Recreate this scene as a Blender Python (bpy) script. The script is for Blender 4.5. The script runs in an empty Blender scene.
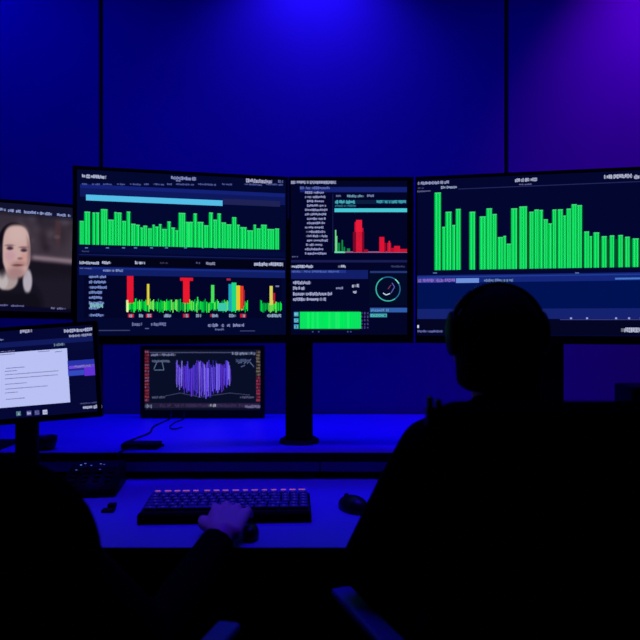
import bpy, bmesh, math, random
from mathutils import Vector, Matrix, Euler
random.seed(11)
S = bpy.context.scene
COL = S.collection
F = 670.0; CH = 1.23           # focal length in pixels (640 px frame), camera height
V = Vector

# ------------------------------------------------------------------ materials
def lin(c):
    c = c / 255.0
    return c / 12.92 if c <= 0.04045 else ((c + 0.055) / 1.055) ** 2.4
def L3(r, g, b): return (lin(r), lin(g), lin(b), 1)
_m = {}
def mat(name, col, rough=0.6, metal=0.0, spec=0.5, noise=0.0, scale=20, bump=0.0, coat=0):
    if name in _m: return _m[name]
    m = bpy.data.materials.new(name); m.use_nodes = True
    nt = m.node_tree; b = nt.nodes['Principled BSDF']
    b.inputs['Base Color'].default_value = (*col, 1)
    b.inputs['Roughness'].default_value = rough
    b.inputs['Metallic'].default_value = metal
    b.inputs['Specular IOR Level'].default_value = spec
    if coat: b.inputs['Coat Weight'].default_value = coat
    if noise or bump:
        tc = nt.nodes.new('ShaderNodeTexCoord'); n = nt.nodes.new('ShaderNodeTexNoise')
        n.inputs['Scale'].default_value = scale; n.inputs['Detail'].default_value = 6
        nt.links.new(tc.outputs['Object'], n.inputs['Vector'])
        if noise:
            r = nt.nodes.new('ShaderNodeValToRGB')
            r.color_ramp.elements[0].position = 0.3; r.color_ramp.elements[1].position = 0.7
            r.color_ramp.elements[0].color = tuple(c * (1 - noise) for c in col) + (1,)
            r.color_ramp.elements[1].color = tuple(min(1, c * (1 + noise)) for c in col) + (1,)
            nt.links.new(n.outputs['Fac'], r.inputs['Fac'])
            nt.links.new(r.outputs['Color'], b.inputs['Base Color'])
        if bump:
            bp = nt.nodes.new('ShaderNodeBump'); bp.inputs['Strength'].default_value = bump
            bp.inputs['Distance'].default_value = 0.002
            nt.links.new(n.outputs['Fac'], bp.inputs['Height']); nt.links.new(bp.outputs['Normal'], b.inputs['Normal'])
    _m[name] = m; return m
def glow(r, g, b, k=1.0):
    key = ('glow', r, g, b, k)
    if key in _m: return _m[key]
    m = bpy.data.materials.new('display_%d_%d_%d' % (r, g, b)); m.use_nodes = True
    nt = m.node_tree; nt.nodes.clear()
    e = nt.nodes.new('ShaderNodeEmission'); o = nt.nodes.new('ShaderNodeOutputMaterial')
    e.inputs['Color'].default_value = L3(r, g, b); e.inputs['Strength'].default_value = k
    nt.links.new(e.outputs[0], o.inputs[0]); _m[key] = m; return m
def glow_attr():
    m = bpy.data.materials.new('display_video'); m.use_nodes = True
    nt = m.node_tree; nt.nodes.clear()
    e = nt.nodes.new('ShaderNodeEmission'); o = nt.nodes.new('ShaderNodeOutputMaterial')
    a = nt.nodes.new('ShaderNodeAttribute'); a.attribute_name = 'Col'
    nt.links.new(a.outputs['Color'], e.inputs['Color']); nt.links.new(e.outputs[0], o.inputs[0]); return m

WALL = mat('wall_paint', (.14, .10, .20), .75, spec=.15, noise=.05, scale=3)
SEAM = mat('seam_black', (.004, .004, .005), .9, spec=0)
FLOOR = mat('floor_carpet', (.012, .012, .014), .95, spec=.1, noise=.3, scale=200)
CEIL = mat('ceiling_paint', (.02, .02, .022), .9, spec=.1)
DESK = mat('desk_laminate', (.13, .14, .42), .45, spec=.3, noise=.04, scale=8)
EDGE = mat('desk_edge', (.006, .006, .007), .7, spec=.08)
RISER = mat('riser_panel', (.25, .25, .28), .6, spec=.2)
PLAST = mat('black_plastic', (.004, .004, .005), .55, spec=.12)
GLOSS = mat('gloss_black_plastic', (.005, .005, .006), .35, spec=.2)
METAL = mat('black_metal', (.004, .004, .005), .6, metal=0, spec=.1)
KEYC = mat('keycap', (.05, .05, .14), .6, spec=.3)
RUB = mat('matte_black_rubber', (.0025, .0025, .003), .95, spec=.02)
CLOTH = mat('black_knit', (.0035, .0035, .004), .95, spec=.02, noise=.3, scale=120, bump=.3)
TROUS = mat('black_denim', (.003, .003, .004), .95, spec=.02)
SKIN = mat('skin', (.62, .25, .32), .5, spec=.3)
HAIR = mat('dark_hair', (.003, .0025, .002), .8, spec=.05, noise=.4, scale=60)
FABR = mat('chair_fabric', (.004, .004, .005), .95, spec=.03, noise=.3, scale=150, bump=.3)
PAD = mat('armrest_pad', (.05, .07, .24), .5, spec=.4)
CABLE = mat('cable_black', (.01, .01, .012), .5, spec=.3)
LEATH = mat('shoe_leather', (.01, .01, .01), .4)
EYEW = mat('eye_white', (.8, .8, .8), .2); LIP = mat('lip', (.45, .18, .16), .5)

# ------------------------------------------------------------------ objects
WL = {}
def root(name, loc, label, cat, group=None):
    o = bpy.data.objects.new(name, None); COL.objects.link(o); o.location = loc
    o.empty_display_size = .05
    WL[o.name] = V(loc); o['label'] = label; o['category'] = cat
    if group: o['group'] = group
    return o
def link(name, me, parent=None, loc=None):
    o = bpy.data.objects.new(name, me); COL.objects.link(o)
    w = WL[parent.name] if parent else V(loc or (0, 0, 0))
    me.transform(Matrix.Translation(-w))
    if parent: o.parent = parent
    else: o.location = w
    WL[o.name] = w
    return o
def tag(o, label, cat, group=None):
    o['label'] = label; o['category'] = cat
    if group: o['group'] = group
    return o
class MB:
    def __init__(s): s.bm = bmesh.new(); s.mats = []
    def mi(s, m):
        if m not in s.mats: s.mats.append(m)
        return s.mats.index(m)
    def quad(s, pts, m):
        f = s.bm.faces.new([s.bm.verts.new(p) for p in pts]); f.material_index = s.mi(m); return f
    def box(s, x0, x1, y0, y1, z0, z1, m, bev=0, M=None, seg=2):
        t = bmesh.new(); bmesh.ops.create_cube(t, size=1)
        bmesh.ops.transform(t, matrix=Matrix.Translation(((x0+x1)/2, (y0+y1)/2, (z0+z1)/2)) @ Matrix.Diagonal((x1-x0, y1-y0, z1-z0, 1)), verts=t.verts)
        if bev: bmesh.ops.bevel(t, geom=t.edges[:], offset=bev, segments=seg, profile=.6, affect='EDGES')
        s.add(t, m, M, smooth=bool(bev))
    def add(s, t, m, M=None, smooth=False):
        if M is not None: bmesh.ops.transform(t, matrix=M, verts=t.verts)
        k = s.mi(m); vm = {}
        for v in t.verts: vm[v] = s.bm.verts.new(v.co)
        for f in t.faces:
            g = s.bm.faces.new([vm[v] for v in f.verts]); g.material_index = k; g.smooth = smooth
        t.free()
    def tube(s, pts, r, m, n=10, cap=True):
        pts = [V(p) for p in pts]
        rs = r if isinstance(r, (list, tuple)) else [r] * len(pts)
        t = bmesh.new(); rings = []; up = V((0, 0, 1))
        for i, p in enumerate(pts):
            d = (pts[min(i+1, len(pts)-1)] - pts[max(i-1, 0)]).normalized()
            a = d.cross(up)
            if a.length < .05: a = d.cross(V((0, 1, 0)))
            a.normalize(); b = d.cross(a)
            rings.append([t.verts.new(p + (a * math.cos(q) + b * math.sin(q)) * rs[i]) for q in [2*math.pi*j/n for j in range(n)]])
        for A, B in zip(rings, rings[1:]):
            for j in range(n): t.faces.new([A[j], A[(j+1) % n], B[(j+1) % n], B[j]])
        if cap: t.faces.new(rings[0][::-1]); t.faces.new(rings[-1])
        s.add(t, m, smooth=True)
    def ell(s, c, r, m, seg=24, M=None):
        t = bmesh.new(); bmesh.ops.create_uvsphere(t, u_segments=seg, v_segments=seg*2//3, radius=1)
        X = Matrix.Diagonal((*r, 1))
        if M is not None: X = M @ X
        bmesh.ops.transform(t, matrix=Matrix.Translation(c) @ X, verts=t.verts)
        s.add(t, m, smooth=True)
    def cap(s, p0, r0, p1, r1, m, n=14):
        p0, p1 = V(p0), V(p1)
        s.tube([p0, p1], [r0, r1], m, n); s.ell(p0, (r0,)*3, m, 14); s.ell(p1, (r1,)*3, m, 14)
    def chain(s, pts, rs, m):
        for i in range(len(pts)-1): s.cap(pts[i], rs[i], pts[i+1], rs[i+1], m)
    def loft(s, secs, m, n=28, power=2.3):          # secs: (cx,cy,cz,rx,ry)
        t = bmesh.new(); R = []
        for cx, cy, cz, rx, ry in secs:
            ring = []
            for j in range(n):
                q = 2*math.pi*j/n; c, sn = math.cos(q), math.sin(q)
                ring.append(t.verts.new((cx + rx*math.copysign(abs(c)**(2/power), c), cy + ry*math.copysign(abs(sn)**(2/power), sn), cz)))
            R.append(ring)
        for A, B in zip(R, R[1:]):
            for j in range(n): t.faces.new([A[j], A[(j+1) % n], B[(j+1) % n], B[j]])
        t.faces.new(R[0][::-1]); t.faces.new(R[-1])
        s.add(t, m, smooth=True)
    def cyl(s, c, r, h, m, axis='Z', n=28, r2=None, bev=0):
        t = bmesh.new(); bmesh.ops.create_cone(t, cap_ends=True, segments=n, radius1=r, radius2=r if r2 is None else r2, depth=h)
        if bev: bmesh.ops.bevel(t, geom=[e for e in t.edges if len(e.link_faces) == 2 and e.calc_face_angle(0) > .8], offset=bev, segments=2, affect='EDGES')
        X = Matrix.Translation(c)
        if axis == 'X': X = X @ Matrix.Rotation(math.pi/2, 4, 'Y')
        if axis == 'Y': X = X @ Matrix.Rotation(math.pi/2, 4, 'X')
        s.add(t, m, X, smooth=False)
    def mesh(s, name, recalc=True):
        if recalc: bmesh.ops.recalc_face_normals(s.bm, faces=s.bm.faces[:])
        me = bpy.data.meshes.new(name); s.bm.to_mesh(me); s.bm.free()
        for m in s.mats: me.materials.append(m)
        return me
    def build(s, name, parent=None, loc=None): return link(name, s.mesh(name), parent, loc)
    def fuse(s, name, parent, voxel, smooth=4):       # melt the volumes into one continuous skin
        me = s.mesh(name + '_raw'); m0 = me.materials[0]
        o = bpy.data.objects.new('t', me); COL.objects.link(o)
        r = o.modifiers.new('r', 'REMESH'); r.mode = 'VOXEL'; r.voxel_size = voxel; r.use_smooth_shade = True
        q = o.modifiers.new('s', 'SMOOTH'); q.factor = .5; q.iterations = smooth
        dg = bpy.context.evaluated_depsgraph_get(); dg.update()
        nm = bpy.data.meshes.new_from_object(o.evaluated_get(dg)); nm.name = name
        bpy.data.objects.remove(o)
        nm.materials.clear(); nm.materials.append(m0)
        nm.polygons.foreach_set('material_index', [0]*len(nm.polygons))
        return link(name, nm, parent)
def struct(o): o['kind'] = 'structure'; return o

# ------------------------------------------------------------------ room
b = MB(); wy = 2.86
gaps = [(-.936), (.796)]
xs = [-3.2] + [g for g in gaps] + [3.2]
g = .0095
for i in range(3):
    b.box(xs[i] + (g if i else 0), xs[i+1] - (g if i < 2 else 0), wy, wy + .03, 0, 3.2, WALL)
b.box(-3.2, 3.2, wy + .03, wy + .12, 0, 3.2, SEAM)
struct(b.build('wall_back'))
b = MB(); b.box(-3.2, 3.2, -1.5, wy + .12, -.1, 0, FLOOR); struct(b.build('floor'))
b = MB(); b.box(-3.2, 3.2, -1.5, wy + .12, 3.2, 3.3, CEIL); struct(b.build('ceiling'))
b = MB(); b.box(-3.3, -3.2, -1.5, wy + .12, 0, 3.2, CEIL); struct(b.build('wall_left'))
b = MB(); b.box(3.2, 3.3, -1.5, wy + .12, 0, 3.2, CEIL); struct(b.build('wall_right'))

# ------------------------------------------------------------------ desk
SH0, SHT = 2.015, .83
d = root('control_desk', (0, 2.1, 0), 'long pale control room desk with a raised rear shelf, glowing blue under the lamps', 'desk')
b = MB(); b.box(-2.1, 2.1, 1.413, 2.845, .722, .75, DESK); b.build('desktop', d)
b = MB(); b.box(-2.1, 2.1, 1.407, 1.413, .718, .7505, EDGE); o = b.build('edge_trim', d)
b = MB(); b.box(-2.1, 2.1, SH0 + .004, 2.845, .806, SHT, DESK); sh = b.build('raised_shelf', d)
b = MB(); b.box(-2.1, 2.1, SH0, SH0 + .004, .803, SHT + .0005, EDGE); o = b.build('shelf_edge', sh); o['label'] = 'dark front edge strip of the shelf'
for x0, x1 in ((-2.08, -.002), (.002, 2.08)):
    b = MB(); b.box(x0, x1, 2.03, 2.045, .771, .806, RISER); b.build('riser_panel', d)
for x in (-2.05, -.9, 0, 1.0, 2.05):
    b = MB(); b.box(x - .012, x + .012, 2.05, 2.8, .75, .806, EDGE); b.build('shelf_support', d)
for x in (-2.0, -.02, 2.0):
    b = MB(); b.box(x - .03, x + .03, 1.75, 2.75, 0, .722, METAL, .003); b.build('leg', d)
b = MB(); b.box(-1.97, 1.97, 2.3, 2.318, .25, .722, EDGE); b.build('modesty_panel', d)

# ------------------------------------------------------------------ displays
class Plane:
    def __init__(s, c, yaw=0, pitch=0, roll=0):
        s.c = V(c); s.R = Matrix.Rotation(math.radians(yaw), 3, 'Z') @ Matrix.Rotation(math.radians(pitch), 3, 'X') @ Matrix.Rotation(math.radians(roll), 3, 'Y')
        s.M = Matrix.Translation(s.c) @ s.R.to_4x4()
        s.n = s.R @ V((0, 1, 0)); s.rx = s.R @ V((1, 0, 0)); s.rz = s.R @ V((0, 0, 1))
    def uv(s, px, py):
        dr = V(((px-320)/F, 1, -(py-320)/F)); o = V((0, 0, CH))
        t = (s.c - o).dot(s.n) / dr.dot(s.n); p = o + dr*t - s.c
        return p.dot(s.rx), p.dot(s.rz)
    def pix(s, u, v):
        p = s.c + s.rx*u + s.rz*v
        return 320 + F*p.x/p.y, 320 - F*(p.z-CH)/p.y
    def pt(s, u, v, k=0): return s.c + s.rx*u + s.rz*v - s.n*k
class Art:
    """flat picture elements of a display, each layer a hair in front of the glass"""
    def __init__(s, P, lay=1): s.P = P; s.b = MB(); s.k = .0004*lay
    def uvrect(s, u0, v0, u1, v1, c, dk=0):
        m = glow(*c); s.b.quad([s.P.pt(u0, v0, s.k+dk), s.P.pt(u1, v0, s.k+dk), s.P.pt(u1, v1, s.k+dk), s.P.pt(u0, v1, s.k+dk)], m)
    def rect(s, x0, y0, x1, y1, c, dk=0):
        u0, v1 = s.P.uv(x0, y0); u1, _ = s.P.uv(x1, y0); _, v0 = s.P.uv(x0, y1)
        s.uvrect(u0, v0, u1, v1, c, dk)
    def text(s, x0, y0, x1, y1, c=(190, 200, 240), dk=.0002, gap=.35):
        u0, v1 = s.P.uv(x0, y0); u1, _ = s.P.uv(x1, y0); _, v0 = s.P.uv(x0, y1)
        e = (u1-u0)/(x1-x0); u = u0; h = v1-v0
        s.uvrect(u0, v0+h*.12, u1, v0+h*.82, tuple(int(q*.5) for q in c), dk)
        dk += .00008; c = tuple(int(q*.86) for q in c)
        while u < u1:
            w = e*random.uniform(.7, 1.7)
            if random.random() > .12:
                a = random.choice((0, 0, .1, .25)); t = random.choice((1, .8, .75, 1))
                w2 = min(w, u1-u)
                if random.random() < .5: s.uvrect(u, v0+h*a, u+w2, v0+h*t, c, dk)
                else:
                    s.uvrect(u, v0+h*a, u+w2, v0+h*(a+.35), c, dk); s.uvrect(u, v0+h*.6, u+w2, v0+h*t, c, dk); s.uvrect(u, v0+h*a, u+w2*.35, v0+h*t, c, dk+.0001)
            u += w + e*gap
    def bars(s, L, base_px, back, c1, c2, tip=None):
        for (x0, x1, yt) in L:
            u0, v1 = s.P.uv(x0, yt); u1, _ = s.P.uv(x1, yt); _, v0 = s.P.uv(*base_px)
            w = u1-u0
            s.uvrect(u0-.0022, v0, u1+.0022, v1-.001, back)  # backing puts the soft glow around each bar into colour
            n = max(1, round((x1-x0)/2.6))
            for j in range(n):
                a = u0 + w*j/n; z = w/n
                s.uvrect(a, v0, a+z*.62, v1, c1, .0002)
                s.uvrect(a+z*.62, v0, a+z*.86, v1, c2, .0002)
            s.uvrect(u0, v1-.003, u1, v1, tip or c1, .0003)
    def line(s, pts, w, c, dk=.0002):
        q = [s.P.uv(*p) for p in pts]
        for A, B in zip(q, q[1:]):
            A, B = V(A), V(B); dd = (B-A)
            if dd.length == 0: continue
            n = V((-dd.y, dd.x)).normalized()*w/2
            m = glow(*c); s.b.quad([s.P.pt(*(A-n), s.k+dk), s.P.pt(*(B-n), s.k+dk), s.P.pt(*(B+n), s.k+dk), s.P.pt(*(A+n), s.k+dk)], m)
    def done(s, name, parent, label=None):
        me = s.b.mesh(name, recalc=False); o = link(name, me, parent)
        if label: o['label'] = label
        return o
def shell(P, w, h, t, bez, r, backlump=True):
    """housing, bezel and glass of one monitor; bez = left,right,top,bottom"""
    l, rr, tp, bt = bez
    b = MB(); b.box(-w/2, w/2, .002, t, -h/2, h/2, PLAST, .004, P.M)
    if backlump: b.box(-w*.3, w*.3, t - .002, t + .025, -h*.3, h*.3, PLAST, .008, P.M)
    b.build('housing', r)
    b = MB()
    for a in ((-w/2, w/2, h/2-tp, h/2), (-w/2, w/2, -h/2, -h/2+bt), (-w/2, -w/2+l, -h/2+bt, h/2-tp), (w/2-rr, w/2, -h/2+bt, h/2-tp)):
        b.box(a[0], a[1], -.003, .004, a[2], a[3], PLAST, 0, P.M)
    b.build('bezel', r)

WHT = (200, 210, 245); NAVY = (4, 7, 44)
# --- shared pole that carries the left and the middle monitor
pm = root('monitor_mount', (-.068, 2.19, SHT), 'thick black monitor pole on the shelf between left and middle big monitors', 'monitor mount')
b = MB(); b.box(-.112, -.024, 2.165, 2.235, SHT + .012, 1.56, METAL, .006); b.build('pole', pm)
b = MB(); b.loft([(-.068, 2.21, SHT, .066, .075), (-.068, 2.21, SHT+.006, .064, .073), (-.068, 2.21, SHT+.014, .05, .055)], METAL, power=2.6); b.build('base', pm)
b = MB(); b.box(-.40, .18, 2.235, 2.26, 1.38, 1.44, METAL, .004); b.build('crossbar', pm)
# --- LEFT big monitor
yawL = math.degrees(math.atan2(.155, .617))
cL = ((-.718-.101)/2, (1.945+2.10)/2, 1.418)
PL = Plane(cL, yawL); wL = .636
r = root('large_monitor', (cL[0], cL[1], 1.158), 'large left monitor showing a green bar graph above a red and green waveform', 'monitor')
shell(PL, wL, .52, .03, (.012, .006, .010, .026), r)
a = Art(PL, 0); a.uvrect(-wL/2+.008, -.26+.022, wL/2-.004, .26-.006, (3, 8, 48))
a.k = .0006
a.rect(80, 184, 285, 196.5, (14, 24, 92)); a.rect(80, 184, 285, 188, (18, 32, 118), .0001)
a.text(82, 174.2, 106, 178, WHT); a.text(171, 176, 196, 179.5, (150, 160, 220)); a.text(176, 180, 181, 181.5, (150, 160, 220)); a.text(246, 178.5, 272, 182.5, (190, 190, 230)); a.text(278, 180, 283, 183, (110, 120, 190))
for x0, x1 in ((82, 88), (92, 100), (103, 112), (117, 125), (130, 141), (144, 149), (153, 164), (167, 172), (176, 194), (198, 216), (222, 232), (244, 262), (266, 283)):
    a.text(x0, 183.2, x1, 185, (88, 100, 180))
a.rect(79, 247, 285, 252, (3, 12, 58), .0001)
for x in (85, 106, 122, 134, 150, 165, 184, 202, 214, 233, 247, 265): a.rect(x, 247.3, x+random.choice((1.5, 3)), 248.4, (90, 130, 180), .0002)
a.text(82, 250.5, 89, 252, (70, 80, 140))
a.rect(79, 254, 285, 255, (20, 28, 88)); a.rect(79, 256.5, 285, 265.5, (2, 3, 22), .0001)
a.text(79.5, 261.2, 99, 264.2, WHT, .0003); a.text(102, 261.2, 111, 264.2, WHT, .0003); a.text(135, 261, 145, 264.2, WHT, .0003); a.text(160, 262, 168, 264, (60, 60, 90), .0003)
a.text(196, 262, 200, 264, (90, 95, 150), .0003); a.text(206, 262, 215, 265, (160, 160, 200), .0003); a.text(254, 262, 283, 266, WHT, .0003)
a.rect(79, 266.8, 285, 275, (16, 30, 102), .0001); a.rect(79, 266.8, 285, 269, (24, 42, 130), .0002)
a.text(80, 267.6, 92, 269, (110, 120, 190), .0004); a.text(103, 269, 123, 271.6, (140, 160, 225), .0004)
a.rect(84, 275.3, 281.5, 318, (2, 5, 40), .0001)
for i in range(8): a.text(89, 275.3 + i*5.2 + (2 if i == 7 else 0), 89 + (17, 17, 18, 13, 13, 15, 10, 15)[i], 278.2 + i*5.2 + (2 if i == 7 else 0), (135, 160, 235), .0004)
a.text(90, 303, 103, 308, (150, 220, 235), .0005)
for x0, x1 in ((132, 142), (151, 166)): a.text(x0, 322.5, x1, 326, (120, 130, 190), .0003)
a.text(208, 323.5, 218, 327, (150, 160, 220), .0003); a.text(221, 324, 224, 327, (150, 160, 220), .0003); a.text(227, 324, 230, 327, (150, 160, 220), .0003); a.text(233, 323.5, 244, 327, (150, 160, 220), .0003); a.text(215, 328.5, 224, 330.5, (110, 120, 180), .0003)
a.rect(98, 330, 130, 331, (60, 65, 110), .0002); a.rect(240, 330.5, 255, 331.4, (60, 65, 110), .0002)
for x in (240, 241.5): a.rect(145, 328, 149, 329, (90, 90, 150), .0002)
scr = a.done('screen', r)
a = Art(PL, 3); a.rect(86, 194.6, 222.5, 200.4, (84, 190, 232)); a.rect(222.5, 198.6, 280, 204.5, (30, 34, 84)); a.done('progress_bar', scr, 'pale cyan progress bar')
G1, G2, GHALO, GT = (0, 222, 92), (58, 236, 120), (0, 92, 48), (70, 215, 125)
B1 = [(52,75,325),(78,108,275),(120,135,280),(138,157,280),(165,200,262),(203,235,318),(237,250,278),(252,275,280),(278,300,325),(303,322,275),(325,350,340),(352,372,345),(375,390,360),(391,412,350),(415,437,365),(440,452,345),(454,473,355),(475,488,342),(490,517,368),(520,537,328),(540,560,360),(562,578,375),(580,615,282),(618,640,330)]
B2 = [(0,28,283),(30,50,330),(52,69,330),(72,90,285),(92,125,330),(127,152,348),(155,175,280),(177,198,318),(200,218,285),(220,245,333),(247,275,343),(278,300,305),(302,318,345),(321,355,358),(357,390,375),(392,405,345),(407,430,365),(432,462,345),(464,503,368),(506,528,365)]
bars = [(70+p/5.333, 70+q/5.333, 160+t/5.333) for p, q, t in B1] + [(180+p/5.333, 180+q/5.333, 160+t/5.333) for p, q, t in B2[1:]]
a = Art(PL, 4)
u0, _ = PL.uv(79.6, 245); u1, _ = PL.uv(279, 245); v0 = PL.uv(180, 247)[1]; vA = PL.uv(180, 228)[1]
a.uvrect(u0, v0, u1, vA, (0, 70, 44)); a.k += .0002  # dark green backdrop painted as the glow between bars
a.bars(bars, (180, 247), GHALO, G1, G2, GT); a.done('bar_graph', scr, 'green bar graph with ragged top')
a = Art(PL, 4)
v0 = PL.uv(180, 306)[1]; u = PL.uv(126, 300)[0]; ue = PL.uv(247, 300)[0]; ua = PL.uv(260, 300)[0]; ub = PL.uv(281, 300)[0]
rr = random.Random(5)
for s0, s1 in ((u, ue), (ua, ub)):
    x = s0
    a.uvrect(s0, v0-.012, s1, v0+.011, (0, 84, 40))
    while x < s1:
        hh = rr.uniform(.008, .022); lo = rr.uniform(.008, .02)
        a.uvrect(x, v0-lo, x+.0028, v0+hh, rr.choice(((0, 225, 70), (30, 235, 60), (120, 240, 90), (0, 160, 60), (0, 190, 70))), .0002); x += rr.uniform(.0025, .0045)
def spike(x0, x1, yt, yb, c, dk=.0004): a.rect(x0, yt, x1, yb, c, dk)
spike(127, 133.5, 276, 303, (226, 22, 48)); spike(126.5, 128.5, 300, 312, (240, 240, 170)); spike(146.6, 149.6, 284, 305, (150, 130, 40)); spike(147.4, 149, 284, 305, (225, 220, 70), .0005)
spike(180, 193, 277.6, 280.8, (226, 22, 48)); spike(183, 189.5, 278, 303, (236, 24, 46)); spike(211, 214.2, 285, 303, (70, 225, 90)); spike(197, 198.2, 297, 305, (40, 225, 80))
spike(226.5, 230.5, 278.5, 280.5, (170, 40, 60)); spike(228.5, 232, 284, 311, (30, 160, 190)); spike(231.5, 236.3, 282.6, 311, (30, 215, 130)); spike(236.3, 240, 285.5, 310, (228, 200, 40)); spike(240, 243.4, 286, 309, (230, 60, 40)); spike(243, 244.6, 290, 306, (160, 30, 60))
spike(218, 227, 303, 311, (60, 200, 170)); spike(269.5, 272.6, 286, 305, (215, 210, 90)); spike(273, 275, 293, 304, (190, 30, 50)); spike(275.5, 279, 285.5, 287, (120, 120, 170))
for x in (131, 149, 186, 198, 211, 243): spike(x-3, x+3, 313.8, 317.5, (200, 24, 48)) if x not in (198, 211) else spike(x-1, x+1.5, 314, 317, (150, 30, 60))
for x0, x1 in ((129.5, 132.5), (139, 143), (147.5, 151), (164, 171), (184.5, 188), (196, 201), (212, 218), (229, 236), (242, 245), (267, 281)): a.text(x0, 314, x1, 317.3, (160, 190, 225), .0007)
a.done('waveform_graph', scr, 'green waveform with red and yellow spikes')

# --- MIDDLE monitor
PM = Plane((.097, 2.10, 1.418)); wM = .392
r = root('large_monitor', (.097, 2.10, 1.158), 'narrow middle monitor with red spikes, a green block and a small round dial', 'monitor')
shell(PM, wM, .52, .03, (.008, .020, .012, .026), r)
a = Art(PM, 0); a.uvrect(-wM/2+.004, -.238, wM/2-.016, .26-.008, (3, 5, 40)); a.k = .0006
a.text(291, 180, 336, 184, (175, 180, 225)); a.rect(300, 187, 407, 192.3, (20, 32, 112)); a.text(300, 186.6, 330, 189.4, (100, 115, 200), .0003)
for i in range(15): a.text(305+random.choice((0, 1, 2)), 191.4 + i*4.35, 319+random.uniform(2, 9), 193.8 + i*4.35, (165, 170, 225), .0003)
a.rect(332.5, 194, 333.2, 252, (24, 30, 80)); a.text(336, 195, 341, 197, (110, 120, 170)); a.text(347, 194.8, 364, 197.6, (120, 170, 200)); a.text(367, 194.5, 374, 197, (130, 140, 190))
a.rect(335, 200, 407, 204, (10, 30, 62)); a.text(335, 200.2, 355, 203.8, (80, 195, 215), .0003, .1); a.rect(376.5, 200.3, 406, 203, (36, 120, 150), .0003); a.text(376.5, 200.3, 406, 203.4, (70, 180, 205), .0004, .1); a.text(335, 204.6, 356, 207, (40, 120, 150), .0003)
a.text(292, 255.8, 298, 257.4, (100, 100, 150)); a.rect(291, 260, 408, 262.5, (24, 28, 80)); a.text(291, 265, 313, 268, WHT); a.text(338, 265, 345.5, 268, WHT); a.text(391, 265.5, 405, 267.5, (60, 70, 120))
a.rect(291, 270, 368, 279, (18, 30, 104)); a.rect(291, 270, 346, 273, (30, 50, 140), .0002); a.text(292, 270.6, 340, 272.6, (90, 115, 205), .0003)
a.rect(370, 271, 407, 273.2, (36, 56, 120)); a.rect(369.5, 273, 408, 305, (3, 10, 40), .0001)
for y, x1 in ((281, 311), (286.5, 305), (292.2, 332), (297.6, 326)): a.text(293, y, x1, y+3.4, (185, 190, 235), .0003)
a.text(336, 286.8, 343, 289.4, (150, 155, 210)); a.text(352, 284, 359, 287.5, WHT); a.text(353, 290.5, 356.5, 293.5, WHT)
for i in range(3): a.rect(294, 312 + i*6.2, 298.6, 316.4 + i*6.2, (54, 160, 205), .0002); a.text(294.6, 313 + i*6.2, 298, 315.6 + i*6.2, (160, 230, 240), .0004)
for x in (361, 364, 367): 
    for i in range(5): a.text(x, 312 + i*3.6, x+1.6, 314.4 + i*3.6, (84, 70, 150), .0003)
a.rect(370, 307.8, 407, 312.3, (46, 92, 170)); a.text(371, 309, 390, 311.5, (110, 170, 220), .0003); a.rect(370, 313.6, 387, 317.2, (50, 165, 180)); a.text(371, 314.4, 387, 316.6, (110, 215, 215), .0003)
for x in (312, 318, 347, 350): a.rect(x, 331, x+1.5, 332.4, (60, 70, 140))
scr = a.done('screen', r)
a = Art(PM, 3); a.rect(334.5, 208.4, 407, 212.2, (72, 200, 214)); a.done('progress_bar', scr, 'thin cyan progress bar')
a = Art(PM, 3)
a.rect(334.5, 251.4, 345, 253, (110, 220, 180)); a.rect(345, 251.4, 407, 252.8, (150, 90, 140))
for x0, x1, y in ((335, 336.3, 230), (336.3, 337.3, 236)): a.rect(x0, y, x1, 252, (110, 215, 140))
for x0, x1, y in ((338, 340, 243), (341.5, 343, 240), (343.5, 345, 247), (347, 350, 248.5)): a.rect(x0, y, x1, 252, (10, 140, 66))
for x0, x1, y, c in ((353, 364, 232, (120, 8, 40)), (354.5, 357.5, 222, (200, 16, 54)), (356, 362, 220, (232, 26, 58)), (361, 363.4, 228, (190, 16, 50)), (379.3, 384.3, 237, (220, 18, 52)), (384, 386, 243, (150, 10, 40)), (387, 391, 243, (190, 18, 50)), (388.5, 390, 241, (225, 30, 60)), (391, 398, 248, (190, 14, 48)), (394, 400, 246, (215, 20, 54)), (400, 407, 249, (200, 18, 50)), (363, 368, 249.5, (160, 14, 44))): a.rect(x0, y, x1, 252.2, c, .0002+.00005*(x0 % 3))
a.done('spectrum_graph', scr, 'small graph with red spikes')
a = Art(PM, 3); a.rect(299.5, 311.5, 359.5, 329, (0, 150, 66)); 
x = 300
while x < 359: a.rect(x, 312, x+2.3, 328.6, random.choice(((0, 236, 92), (10, 228, 96), (24, 238, 104))), .0002); x += 2.35
a.done('level_block', scr, 'solid bright green block')
a = Art(PM, 4)
for k in range(40):
    p, q = [2*math.pi*(k+z)/40 for z in (0, 1)]
    c = (60, 190, 170) if 12 < k < 34 else (40, 110, 150)
    if k in (3, 4, 5): c = (130, 235, 200)
    a.line([(388+12*math.cos(p), 289-12*math.sin(p)), (388+12*math.cos(q), 289-12*math.sin(q))], .0032, c)
a.line([(383, 293), (386, 295), (390, 293.5)], .003, (200, 220, 235)); a.line([(392, 283), (394.5, 287), (391, 293)], .0025, (90, 100, 190)); a.line([(388, 289), (391, 285)], .002, (140, 60, 110))
a.done('round_dial', scr, 'round teal dial')

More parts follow.
